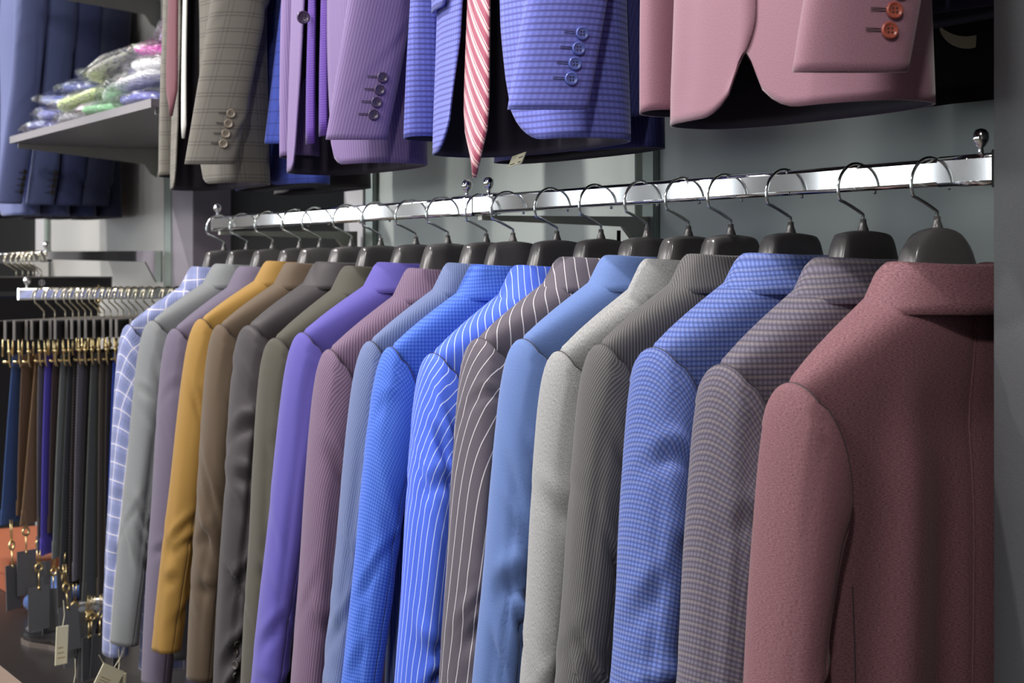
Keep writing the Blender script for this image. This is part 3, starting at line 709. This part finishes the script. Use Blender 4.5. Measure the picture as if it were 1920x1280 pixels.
def tie(loc, width, length, tip, mat, label, group, lean=0.0, flat=False, name='necktie'):
    t = empty(name, loc, 0, label, 'tie', group)
    n = 26; Lp = []; Rp = []
    for i in range(n):
        s_ = i / (n - 1); z = -s_ * length
        w_ = width * (.55 + .45 * min(1, s_ * 1.2)) / 2
        if not flat and z < -(length - tip): w_ *= max(.02, (z + length) / tip)
        off = lean * s_
        Lp.append((off - w_, .003 * math.sin(5 * s_), z)); Rp.append((off + w_, .003 * math.sin(5 * s_ + .4), z))
    ribbon('blade', Lp, Rp, mat, t, .003)
    return t
PINK = diag_material('pink diagonal silk', (150, 70, 92), ((222, 176, 180), (120, 60, 70)), .026, 1.05)
PURP = fabric('purple knit', (66, 32, 116), layers=[('v', .004, .5, (100, 62, 158), .8, .3, 0), ('u', .004, .5, (60, 30, 120), .5, .3, 0)], melange=.1, rough=.5)
MAR = fabric('maroon wool', (104, 62, 70), melange=.08)
WHI = fabric('white cotton', (222, 220, 216), melange=.02)
tie((-1.800, 1.085, ZC + .88), .062, .755, .07, PINK, 'pink and burgundy diagonal striped tie hanging in the open blue gingham jacket', 'ties', -.018)
tie((-2.328, 1.088, ZC + .88), .030, .675, 0, PURP, 'purple knitted tie hanging foremost in the open lilac jacket', 'ties', -.012, True)
tie((-2.298, 1.094, ZC + .88), .028, .665, 0, PURP, 'purple knitted tie hanging second in the open lilac jacket, by its buttoned edge', 'ties', -.006, True)
tie((-2.955, 1.082, ZC + .88), .060, .58, .05, MAR, 'plain maroon tie hanging in the open grey plaid jacket', 'ties', 0)
tie((-2.915, 1.092, ZC + .88), .020, .625, .02, WHI, 'narrow white tie hanging behind the maroon one in the grey plaid jacket', 'ties', 0)
# front buttons and pocket flap
for j, m_, lst in ((uj3, button_mesh('plum', (66, 52, 78)), ((.030, .0795, -.63), (.024, .081, -.585)[:3])), ):
    for k, (x, y, z) in enumerate([(.022, .080, -.66), (-.020, .082, -.615)]):
        b_ = link('button', m_, j, (x, y, z)); b_.rotation_euler = (-math.pi / 2, 0, math.radians(70 if k == 0 else 30)); b_.scale = (1.3, 1.3, 1.3)
def flap(root, mat, x0, x1, zt, zb, y):
    P = []; UV = []
    for i in range(7):
        r_ = []; u_ = []
        for k in range(13):
            s_ = k / 12; x = x0 + (x1 - x0) * s_; cr = min(1, min(s_, 1 - s_) * 8); z = zt + (zb - zt) * (i / 6) * (.9 + .1 * math.sqrt(cr))
            r_.append((x, y(x), z)); u_.append((x * 1.05 + .004, z))
        P.append(r_); UV.append(u_)
    me = grid_mesh('pocket_flap', np.array(P), np.array(UV), False, [mat], flip=False)
    o = link('pocket_flap', me, root); md = o.modifiers.new('t', 'SOLIDIFY'); md.thickness = .003; md.offset = 0
flap(uj2, bpy.data.materials['blue gingham check'], .084, .166, -.640, -.704, lambda x: .0745 * max(0, 1 - (x / .184) ** (2 / .78)) ** .36 + .0055)
# little white care label showing under the gingham jacket
t_ = boxobj('size_ticket', (-.018, .018, -.0006, .0006, -.014, .004), CREAM, uj2, 0, (.075, -.035, -.905))
t_.rotation_euler = (.5, .12, 0)
bm = bmesh.new(); box(bm, -.014, -.004, .0007, .0009, -.004, -.0025); box(bm, -.014, -.007, .0007, .0009, -.012, -.0105); box(bm, .002, .014, .0007, .0009, -.012, -.0105)
bmesh_obj('print', bm, INK, t_)
# folded black trousers behind the burgundy jacket, upper row
def trousers(loc, rz, mat, label, group, w0=.105, w1=.135, th0=.010, th1=.022, length=.5, seed=1, top=0.0, band=True, tagk=None, name='trousers', lean=0):
    rng = random.Random(seed); t = empty(name, loc, rz, label, 'trousers', group)
    NR, NC = 34, 40; P = []; UV = []
    ph, ph2, bend = 1.3, 4.1, .006
    for i in range(NR):
        s_ = i / (NR - 1); z = top - s_ * length; w_ = w0 + (w1 - w0) * s_ ** 1.2; th = th0 + (th1 - th0) * s_
        r_ = []; u_ = []
        for k in range(NC):
            a = 2 * math.pi * k / NC; c, q = math.cos(a), math.sin(a)
            x = w_ * math.copysign(abs(c) ** .8, c); y = th * math.copysign(abs(q) ** .6, q)
            y += .0022 * s_ * math.sin(x * 38 + ph) + .0014 * s_ * math.sin(x * 75 + ph2) + bend * .4 * math.sin(math.pi * s_) ; x += lean * s_
            r_.append((x, y, z))
        P.append(r_)
        for k in range(NC + 1): u_.append((w_ * 4 * k / NC, z))
        UV.append(u_)
    P = np.array(P)
    me = grid_mesh('legs', P[:int(NR * .93) + 1] if band else P, np.array(UV)[:int(NR * .93) + 1] if band else np.array(UV), True, [mat])
    me.flip_normals(); link('legs', me, t)
    if band:
        Q = P[int(NR * .93):].copy(); cen = Q.mean(1, keepdims=True); Q[..., :2] = cen[..., :2] + (Q[..., :2] - cen[..., :2]) * np.array([1.01, 1.06])
        bme = grid_mesh('waistband', Q, np.array(UV)[int(NR * .93):], True, [mat]); bme.flip_normals(); wb = link('waistband', bme, t)
        for k in (3, 17, 30):
            p_ = Q[0, k]; p2 = Q[-1, k]; n_ = Vector((p_ - cen[0, 0])); n_.z = 0; n_.x *= .3; n_.normalize()
            bm = bmesh.new(); box(bm, -.005, .005, -.0015, .0015, p2[2] - .002, p_[2] + .01, .0008)
            o = bmesh_obj('belt_loop', bm, mat, wb, (p_[0] + n_.x * .003, p_[1] + n_.y * .003, 0)); o.rotation_euler = (0, 0, math.atan2(n_.x, -n_.y) * -1)
    return t, P
BLK = fabric('black trouser wool', (30, 28, 32), melange=.05)
for k, (y_, x_) in enumerate(((1.385, -1.292), (1.43, -1.30), (1.48, -1.29))):
    trousers((x_, y_, ZC + .74), 0, BLK, 'black trousers folded behind the burgundy jacket, %s of three' % ('foremost', 'middle one', 'hindmost')[k], 'folded black trousers on the upper row', .19, .20, .008, .014, (.53, .525, .535)[k], 40 + k, band=False)
    e_ = empty('trouser_hanger', (x_, y_, ZC + .74), 0, 'black trouser bar holding the %s folded black trousers' % ('foremost', 'middle', 'hindmost')[k], 'hanger', 'trouser bars on the upper row')
    boxobj('bar', (-.2, .2, -.003, .003, -.004, .006), BLACKC, e_); bm = bmesh.new(); tube(bm, [(0, 0, .005), (0, 0, UZ - ZC - .74 - .04)] + [(.03 * math.sin(a), 0, UZ - ZC - .74 - .012 - .028 * math.cos(a)) for a in np.linspace(.2, 3.4, 12)], .0016, 6); bmesh_obj('hook', bm, WIRE, e_)
bm = bmesh.new()
pts = [(.045 * math.sin(a), 0, -.045 * math.cos(a)) for a in np.linspace(-1.05, 1.05, 15)]
rings = []
for i, p_ in enumerate(pts):
    w_ = .0085 * math.sin(math.pi * (i + .6) / (len(pts) + .2)) ** .8
    d = Vector(p_).normalized(); rings.append([bm.verts.new(Vector(p_) + d * s1 * w_ + Vector((0, y_, 0))) for s1, y_ in ((1, -.001), (1, .001), (-1, .001), (-1, -.001))])
for a, b_ in zip(rings, rings[1:]):
    for k in range(4): bm.faces.new((a[k], a[(k + 1) % 4], b_[(k + 1) % 4], b_[k]))
bm.faces.new(rings[0]); bm.faces.new(rings[-1])
o = bmesh_obj('cream_tab', bm, CREAM, None, (-1.232, 1.368, ZC + .290)); tag(o, 'cream crescent-shaped plastic tab hanging in front of the folded black trousers', 'tab')
o.rotation_euler = (0, 0, .5); o.scale = (.8, .8, .8)

# ------------------------------------------------------------------ shelves of the left bay
def shelf(z, label, x0=-4.452, x1=-3.31, y0=1.164):
    t = empty('wall_shelf', (x0, YB - .012, z), 0, label, 'shelf', 'wall shelves')
    boxobj('board', (0, x1 - x0, y0 - YB + .012, -.001, -.018, 0), SHELFM, t, .001)
    boxobj('front_edge', (0, x1 - x0, y0 - YB + .010, y0 - YB + .012, -.0185, .0005), SHELFM, t)
    for bx in (.012, x1 - x0 - .03):
        bm = bmesh.new(); prof = [(y0 - YB + .03, -.019), (y0 - YB + .03, -.030), (-.05, -.062), (-.03, -.09), (-.012, -.10), (-.010, -.082), (.0, -.082), (0, -.019)]
        a = [bm.verts.new((bx - .002, y, z_)) for y, z_ in prof]; b_ = [bm.verts.new((bx + .002, y, z_)) for y, z_ in prof]
        bm.faces.new(a); bm.faces.new(b_[::-1])
        for k in range(len(prof)): bm.faces.new((a[k], b_[k], b_[(k + 1) % len(prof)], a[(k + 1) % len(prof)]))
        br = bmesh_obj('bracket', bm, ARMM, t)
        bm = bmesh.new(); tube(bm, [(bx - .004, y0 - YB + .04, -.026), (bx - .004, -.06, -.026)], .004, 8); bmesh_obj('bracket_lip', bm, ARMM, br)
    return t
SZ = ZC + .371
shelf(SZ, 'grey wall shelf holding the shirts in clear plastic bags')
shelf(ZC + .80, 'upper grey wall shelf above the bagged shirts, only its bracket showing')
# bagged shirts
PLAS = bpy.data.materials.new('clear_wrapper'); PLAS.use_nodes = True
nt = PLAS.node_tree; N = nt.nodes; N.remove(N['Principled BSDF']); L_ = nt.links
tr_ = N.new('ShaderNodeBsdfTransparent'); gl_ = N.new('ShaderNodeBsdfGlossy'); gl_.inputs['Roughness'].default_value = .12; mx_ = N.new('ShaderNodeMixShader')
tc = N.new('ShaderNodeTexCoord'); vz = N.new('ShaderNodeTexNoise'); vz.inputs['Scale'].default_value = 34; vz.inputs['Detail'].default_value = 2; vz.inputs['Distortion'].default_value = 1.5
L_.new(tc.outputs['Object'], vz.inputs['Vector']); bp = N.new('ShaderNodeBump'); bp.inputs['Strength'].default_value = 1; bp.inputs['Distance'].default_value = .03
L_.new(vz.outputs['Fac'], bp.inputs['Height']); L_.new(bp.outputs[0], gl_.inputs['Normal'])
lw = N.new('ShaderNodeLayerWeight'); lw.inputs[0].default_value = .22; L_.new(bp.outputs[0], lw.inputs['Normal'])
L_.new(lw.outputs['Facing'], mx_.inputs[0]); L_.new(tr_.outputs[0], mx_.inputs[1]); L_.new(gl_.outputs[0], mx_.inputs[2]); L_.new(mx_.outputs[0], N['Material Output'].inputs[0])
def pillow(name, lx, ly, lz, mat, parent, rng, amp, flare=0):
    NU, NV = 28, 22; ph = [rng.uniform(0, 6) for _ in range(6)]
    P = []
    for i in range(NV + 1):
        th = math.pi * i / NV - math.pi / 2; row = []
        for k in range(NU):
            a = 2 * math.pi * k / NU; c, q = math.cos(a), math.sin(a); r_ = abs(math.cos(th)) ** .42
            x = lx * r_ * math.copysign(abs(c) ** .5, c); y = ly * r_ * math.copysign(abs(q) ** .5, q)
            z = lz * math.copysign(abs(math.sin(th)) ** .8, math.sin(th))
            e = amp * (math.sin(x * 48 + y * 21 + ph[0]) + .7 * math.sin(y * 66 - x * 31 + ph[1]) + .5 * math.sin(x * 110 + ph[2]) * math.sin(y * 90 + ph[3]))
            z += e * (1 if math.sin(th) > -.2 else .3)
            if flare: x *= 1 + flare * (1 - abs(math.sin(th))) ** 3; y *= 1 + flare * .6 * (1 - abs(math.sin(th))) ** 3
            row.append((x, y, z))
        P.append(row)
    me = grid_mesh(name, np.array(P), None, True, [mat]); return link(name, me, parent)
SH = [ # x, y, z above shelf, yaw, tilt, colour, label
 (-4.31, 1.30, .018, .2, .02, (84, 88, 156), 'blue shirt in a clear bag, lowest at the far end of the shelf'),
 (-4.30, 1.31, .052, -.1, .08, (118, 122, 186), 'periwinkle blue shirt in a clear bag, second from the bottom at the far shelf end'),
 (-4.28, 1.33, .086, .25, .14, (76, 90, 160), 'dark blue shirt in a clear bag, third up at the far shelf end'),
 (-4.20, 1.36, .118, .1, .1, (64, 76, 140), 'navy blue shirt in a clear bag, topmost at the far shelf end'),
 (-4.04, 1.29, .018, -.15, .05, (150, 150, 160), 'grey shirt in a clear bag, lowest under the lime one'),
 (-4.02, 1.30, .056, .3, -.14, (206, 222, 160), 'lime green shirt in a clear bag'),
 (-3.92, 1.38, .096, -.2, .1, (90, 74, 164), 'purple shirt in a clear bag behind the lime one'),
 (-3.80, 1.29, .020, .1, .05, (130, 196, 140), 'mint green shirt in a clear bag'),
 (-3.78, 1.32, .058, -.2, -.08, (226, 226, 230), 'white shirt in a clear bag lying on the mint green one'),
 (-3.90, 1.34, .132, .35, -.22, (168, 166, 160), 'silver grey shirt in a clear bag with ribbed clips, lying across the pile'),
 (-3.66, 1.36, .100, .1, .12, (84, 66, 170), 'violet shirt in a clear bag between the two white ones'),
 (-3.54, 1.29, .020, -.1, .04, (112, 116, 190), 'lavender shirt in a clear bag, lowest under the bright white ones'),
 (-3.54, 1.29, .060, .15, -.06, (236, 236, 242), 'bright white shirt in a clear bag near the shelf edge'),
 (-3.52, 1.31, .100, -.1, .08, (240, 240, 244), 'bright white shirt in a clear bag, upper one of the near end'),
 (-3.58, 1.35, .142, .2, .1, (206, 84, 176), 'magenta pink shirt in a clear bag on the near end of the pile'),
 (-3.60, 1.40, .180, -.2, -.14, (176, 170, 196), 'pale mauve shirt in a clear bag, topmost of the pile')]
for k, (x, y, z, yaw, tilt, c, lab) in enumerate(SH):
    rng = random.Random(500 + k); t = empty('bagged_shirt', (x, y, SZ + z + .004), yaw, lab, 'shirt', 'bagged shirts on the shelf'); t.rotation_euler = (tilt * .5, tilt, yaw)
    pillow('folded_shirt', .118, .105, .0145, fabric('shirt cotton %d' % k, c, melange=.03, rough=.6), t, rng, .0016)
    pillow('clear_bag', .138, .118, .0180, PLAS, t, rng, .0055, .08)
    if k == 9:
        bm = bmesh.new()
        for q in range(8): tube(bm, [(.02 + q * .011, -.045 + .012 * math.sin(a), .018 + .012 * math.cos(a)) for a in np.linspace(-1.8, 1.8, 9)], .0022, 6)
        bmesh_obj('ribbed_clips', bm, STRIP, t)

# jackets faced out at the far left, seen from their side
faceout(-4.84, 'chrome faceout arm at the far left carrying the blue grey jackets', 1.12)
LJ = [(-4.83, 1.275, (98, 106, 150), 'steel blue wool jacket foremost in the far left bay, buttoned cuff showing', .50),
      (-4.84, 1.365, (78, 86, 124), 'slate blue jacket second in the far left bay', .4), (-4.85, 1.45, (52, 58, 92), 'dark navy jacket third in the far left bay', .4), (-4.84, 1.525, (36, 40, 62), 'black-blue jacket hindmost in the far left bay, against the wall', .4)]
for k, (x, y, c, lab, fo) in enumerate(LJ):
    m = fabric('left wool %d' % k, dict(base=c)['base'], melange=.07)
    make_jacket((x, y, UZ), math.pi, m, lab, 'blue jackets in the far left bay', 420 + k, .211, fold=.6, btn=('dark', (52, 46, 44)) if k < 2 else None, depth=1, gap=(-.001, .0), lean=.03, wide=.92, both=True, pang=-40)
    make_hanger((x, y, UZ), math.pi, 'black plastic hanger inside the ' + lab.split(' jacket')[0].replace(' wool', '') + ' jacket at the far left', 'hangers in the far left bay')

# ------------------------------------------------------------------ trouser rail standing out from the wall
TX, TZ = -3.70, ZC - .050
t = empty('faceout_arm', (TX, YB - .012, TZ), 0, 'chrome faceout arm crowded with clip hangers and trousers', 'rail', 'faceout arms')
bm = bmesh.new(); bar(bm, (0, .985 - YB + .012, 0), (0, .11, 0), .95); bmesh_obj('arm_tube', bm, CHROME, t)
boxobj('wall_plate', (-.02, .02, .106, .112, -.06, .03), UPM, t, .001); finial(t, (0, 1.005 - YB + .012, .0135))
def clip_mesh():
    bm = bmesh.new(); tube(bm, [(0, -.006, .012), (0, -.008, -.030), (0, -.009, -.058), (.004, -.010, -.068), (.009, -.010, -.069)], .0020, 7)
    tube(bm, [(0, .006, .0), (0, .008, -.045)], .0020, 7)
    lathe(bm, [(0, -.004), (.005, -.003), (.0068, 0), (.005, .003), (0, .004)], 12, 0, Matrix.Translation((0, -.010, -.034)) @ Matrix.Rotation(math.pi / 2, 4, 'X'))
    box(bm, -.004, .004, -.006, .006, -.060, -.054, .0015)
    me = bpy.data.meshes.new('clip'); bmesh.ops.recalc_face_normals(bm, faces=bm.faces); bm.to_mesh(me); bm.free(); me.materials.append(GOLD); smooth(me); return me
def chook_mesh():
    bm = bmesh.new(); tube(bm, hook_pts(1, .95, -.052, .026), .0019, 8)
    me = bpy.data.meshes.new('hook'); bmesh.ops.recalc_face_normals(bm, faces=bm.faces); bm.to_mesh(me); bm.free(); me.materials.append(CHAMP); smooth(me); return me
CHAMP, _, _b = pbsdf('champagne_metal', (.86, .80, .62), .2, 1)
def plate_mesh():
    bm = bmesh.new(); box(bm, -.205, .205, -.0016, .0016, -.098, -.058, .0008)
    me = bpy.data.meshes.new('plate'); bmesh.ops.recalc_face_normals(bm, faces=bm.faces); bm.to_mesh(me); bm.free(); me.materials.append(BLACKC); return me
def pframe_mesh():
    bm = bmesh.new()
    for x0, x1, z0, z1 in ((-.208, .208, -.0600, -.0565), (-.2085, -.2050, -.1, -.0565), (.2050, .2085, -.1, -.0565)): box(bm, x0, x1, -.0035, .0035, z0, z1, .0008)
    me = bpy.data.meshes.new('edge_frame'); bmesh.ops.recalc_face_normals(bm, faces=bm.faces); bm.to_mesh(me); bm.free(); me.materials.append(EDGE); return me
def clip_hanger(loc, rz, label, group, emblem=False):
    t = empty('clip_hanger', loc, rz, label, 'hanger', group)
    link('hook', shared('chook', chook_mesh), t).rotation_euler = (0, 0, math.radians(-8))
    link('plate', shared('plate', plate_mesh), t); link('edge_frame', shared('pframe', pframe_mesh), t)
    for x in (-.125, .125): pass
    for x in (-.165, .165): link('clip', shared('clip', clip_mesh), t, (x, 0, -.092))
    if emblem:
        bm = bmesh.new(); tube(bm, [(.008 * math.cos(a), -.0022, -.074 + .008 * math.sin(a)) for a in np.linspace(0, 2 * math.pi, 16, endpoint=False)], .0011, 5, True)
        box(bm, -.002, .002, -.0028, -.0016, -.080, -.068); box(bm, -.024, .024, -.0024, -.0016, -.0905, -.0875)
        bmesh_obj('emblem', bm, STRIP, t)
    return t
def hang_tag(root, x, y, z, seed, card=True):
    rng = random.Random(seed); bm = bmesh.new()
    a = .03 + rng.uniform(0, .02)
    tube(bm, [(-.004, 0, 0), (-.002, 0, -a)], .0013, 6); tube(bm, [(.004, 0, 0), (.002, 0, -a)], .0013, 6)
    tube(bm, [(.0085 * math.cos(q), 0, -a - .008 + .0085 * math.sin(q)) for q in np.linspace(0, 2 * math.pi, 16, endpoint=False)], .0028, 7, True)
    tube(bm, [(0, 0, -a - .018), (0, 0, -a - .052)], .0018, 6); lathe(bm, [(0, -.004), (.0035, -.003), (.0035, .003), (0, .004)], 8, 0, Matrix.Translation((0, 0, -a - .054)))
    o = bmesh_obj('tag_cord', bm, GOLD, root, (x, y, z), True); o.rotation_euler = (rng.uniform(-.1, .1), rng.uniform(-.05, .05), rng.uniform(-.7, .3))
    c = boxobj('tag_card', (-.026, .026, -.0008, .0008, -.098, 0), DCARD, o, 0, (0, 0, -a - .05))
    return o
def solveY(xe):
    q = (xe + 919) * .8475; return q * (.8475 * 3.563) / (3000 - q * .5308) + .146
TR = [ (-10, (58, 78, 118), 'faded denim blue'), (12, (96, 76, 60), 'chestnut brown'), (33, (114, 92, 70), 'camel brown'), (48, (92, 88, 90), 'slate grey'), (60, (82, 72, 160), 'violet'), (73, (62, 50, 48), 'chocolate brown'),
 (85, (104, 108, 104), 'sage grey'), (99, (62, 64, 66), 'graphite grey'), (111, (70, 62, 62), 'ribbed dark brown'), (124, (98, 94, 100), 'mid grey'), (138, (34, 32, 34), 'black'), (149, (84, 86, 82), 'olive grey'), (163, (84, 76, 68), 'mushroom brown'), (176, (60, 54, 50), 'umber brown'), (190, (50, 72, 150), 'royal blue'),
 (206, (44, 44, 52), 'charcoal navy'), (224, (60, 58, 60), 'iron grey'), (244, (40, 38, 44), 'soot black'), (262, (70, 66, 64), 'stone grey')]
BA = math.radians(180 - 47)
for k, (xe, c, nm) in enumerate(TR):
    Yh = solveY(xe); rng = random.Random(700 + k); yaw = BA + rng.uniform(-.004, .004)
    kw = dict(melange=.05)
    if k == 8: kw['layers'] = [('v', .007, .5, (44, 38, 40), .8, .2, 0)]
    ch_ = clip_hanger((TX, Yh, TZ), yaw, 'black clip hanger with gilt clips holding the %s trousers' % nm, 'clip hangers on the trouser arm'); ch_.scale = (rng.uniform(.92, 1.06), 1, 1)
    L_ = .36 + .26 * k / 14 + rng.uniform(-.03, .03) if k < 15 else .55
    if k in (5,): L_ = .40
    tr, P = trousers((TX, Yh, TZ - .135), yaw, fabric('trouser ' + nm, tuple(min(255, int(q * 1.28)) for q in c), **kw), nm + ' trousers hung by the hems on the clip hangers', 'trousers on the trouser arm', .155 - rng.uniform(0, .03), .165 + rng.uniform(-.02, .03), .0030, .0034, L_, 800 + k)
    if k < 14 : hang_tag(tr, -.15 + rng.uniform(-.02, .03), -.012, -L_ + .01, 900 + k)
# trousers on the rail under the shelf
for k, (x, c, nm) in enumerate([(-4.515, (34, 32, 34), 'jet black'), (-4.56, (62, 78, 112), 'indigo denim'), (-4.60, (70, 84, 118), 'washed denim'), (-4.65, (50, 60, 92), 'dark denim'), (-4.71, (80, 78, 80), 'ash grey'), (-4.78, (48, 46, 50), 'coal grey')]):
    a = math.pi / 2 + random.Random(k).uniform(-.12, .12)
    z = ZC + .044
    clip_hanger((x, RY, z), a, 'black clip hanger on the rail under the shelf, holding the %s trousers' % nm, 'clip hangers under the shelf', k == 0)
    trousers((x, RY, z - .115), a, fabric('far ' + nm, c, melange=.05), nm + ' trousers on the rail under the shelf', 'trousers under the shelf', .17, .19, .006, .012, .62, 850 + k)

# ------------------------------------------------------------------ floor level
o = boxobj('plinth', (-5.8, -3.25, .98, YB - .015, 0, .12), noisy('dark_wood_plinth', srgb(36, 31, 30), .35, 0, 8, .25, stretch=(1, 14, 1)), None, .004); tag(o, 'low dark wooden plinth along the wall under the trousers', 'plinth')
t = empty('storage_box', (-5.0, 1.38, .12), 0, 'flat terracotta cardboard box on the dark plinth', 'box')
boxobj('tray', (-.3, .33, -.16, .15, 0, .07), noisy('terracotta_card', srgb(158, 84, 52), .6, 0, 12, .06), t, .002); boxobj('lid', (-.303, .333, -.163, .153, .05, .095), noisy('terracotta_lid', srgb(164, 90, 56), .6, 0, 12, .06), t, .003)
def shoe(loc, rz, label):
    t = empty('dress_shoe', loc, rz, label, 'shoe', 'black shoes on the plinth')
    ys = np.linspace(-.14, .14, 15)
    hw = np.interp(ys, [-.14, -.12, -.06, 0, .06, .11, .135, .14], [.006, .030, .036, .034, .046, .040, .018, .004]); hh = np.interp(ys, [-.14, -.12, -.05, 0, .04, .09, .13, .14], [.05, .085, .088, .080, .062, .045, .030, .012])
    P = []
    for y, a, h in zip(ys, hw, hh):
        P.append([(a * math.copysign(abs(math.cos(q)) ** .7, math.cos(q)), y, .010 + h * max(0, math.sin(q)) ** .8 if math.sin(q) > 0 else .010) for q in np.linspace(0, 2 * math.pi, 20, endpoint=False)])
    me = grid_mesh('upper', np.array(P), None, True, [noisy('black_leather', srgb(26, 24, 26), .22, 0, 50, .1)]); link('upper', me, t)
    bm = bmesh.new(); lo = [bm.verts.new((a * 1.12, y, 0)) for y, a in zip(ys, hw)] + [bm.verts.new((-a * 1.12, y, 0)) for y, a in zip(ys[::-1], hw[::-1])]
    f = bm.faces.new(lo); r_ = bmesh.ops.extrude_face_region(bm, geom=[f])
    for v in [g for g in r_['geom'] if isinstance(g, bmesh.types.BMVert)]: v.co.z += .011
    bmesh_obj('sole', bm, noisy('sole_leather', srgb(96, 86, 80), .4, 0, 50, .1), t)
shoe((-3.96, 1.16, .12), 1.9, 'black leather dress shoe on the plinth, nearer one')
shoe((-4.10, 1.27, .12), 2.1, 'black leather dress shoe on the plinth, set back by the box')
t = empty('folded_jeans', (-4.33, 1.30, .12), .3, 'stack of folded blue denim on the dark plinth', 'jeans')
pillow('denim_fold', .13, .10, .028, fabric('folded denim', (56, 84, 138), melange=.1), t, random.Random(4), .001).location = (0, 0, .03)
pillow('denim_fold', .125, .10, .024, bpy.data.materials['folded denim'], t, random.Random(5), .001).location = (0, 0, .08)
# beige padded bench whose corner enters the picture low on the left
t = empty('padded_bench', (-2.60, .375, .035), 0, 'beige upholstered bench, only a corner showing in front of the trousers', 'bench')
boxobj('cushion', (-.45, .60, -.22, .295, .30, .40), noisy('beige_upholstery', srgb(128, 110, 96), .8, 0, 90, .08, .05), t, .02)
for x in (-.41, .56):
    for y in (-.18, .20): boxobj('leg', (x - .02, x + .02, y - .02, y + .02, -.035, .302), BLACKC, t, .002)

# ------------------------------------------------------------------ price cards at the cuffs of the farthest jackets
js = [o for o in S.objects if o.name.startswith('suit_jacket') and o.get('group') == 'suit jackets on the lower rail']
js.sort(key=lambda o: o.location.x)
def price_card(j, x, y, z, w_, h, rot, mat, bars=False):
    c = boxobj('price_card', (-w_ / 2, w_ / 2, -.0006, .0006, -h, 0), mat, j, 0, (x, y, z)); c.rotation_euler = rot
    bm = bmesh.new(); rng = random.Random(int(x * 1000 + z * 999))
    q = -w_ * .38
    while q < w_ * .34:
        b_w = rng.uniform(.0006, .002)
        if bars: box(bm, q, q + b_w, .0007, .0010, -h * .45, -h * .12); box(bm, q, q + b_w, -.0010, -.0007, -h * .45, -h * .12)
        q += b_w + rng.uniform(.0008, .002)
    for k in range(3 if not bars else 2):
        zz = -h * (.55 + .13 * k); box(bm, -w_ * .35, w_ * (.1 + .1 * k), .0007, .0010, zz - .0015, zz); box(bm, -w_ * .35, w_ * (.1 + .1 * k), -.0010, -.0007, zz - .0015, zz)
    bmesh_obj('print', bm, GINK if not bars else INK, c)
    bm = bmesh.new(); tube(bm, [(0, 0, -.004), (.004, .0, .02), (0, 0, .05)], .0006, 5); bmesh_obj('string', bm, CREAM, c)
    return c
price_card(js[0], -.255, -.055, -.872, .055, .045, (.1, .5, .3), CREAM)
price_card(js[0], -.268, -.050, -.888, .032, .070, (.1, -.45, .3), CREAM)
price_card(js[0], -.245, -.045, -.890, .042, .048, (.05, .03, .25), CREAM, True)
price_card(js[0], -.325, -.02, -.905, .045, .10, (0, .1, .4), DCARD)
price_card(js[0], -.330, .03, -.80, .030, .075, (0, .05, .4), CREAM)
price_card(js[0], -.235, -.04, -.935, .045, .09, (0, .0, .3), DCARD)
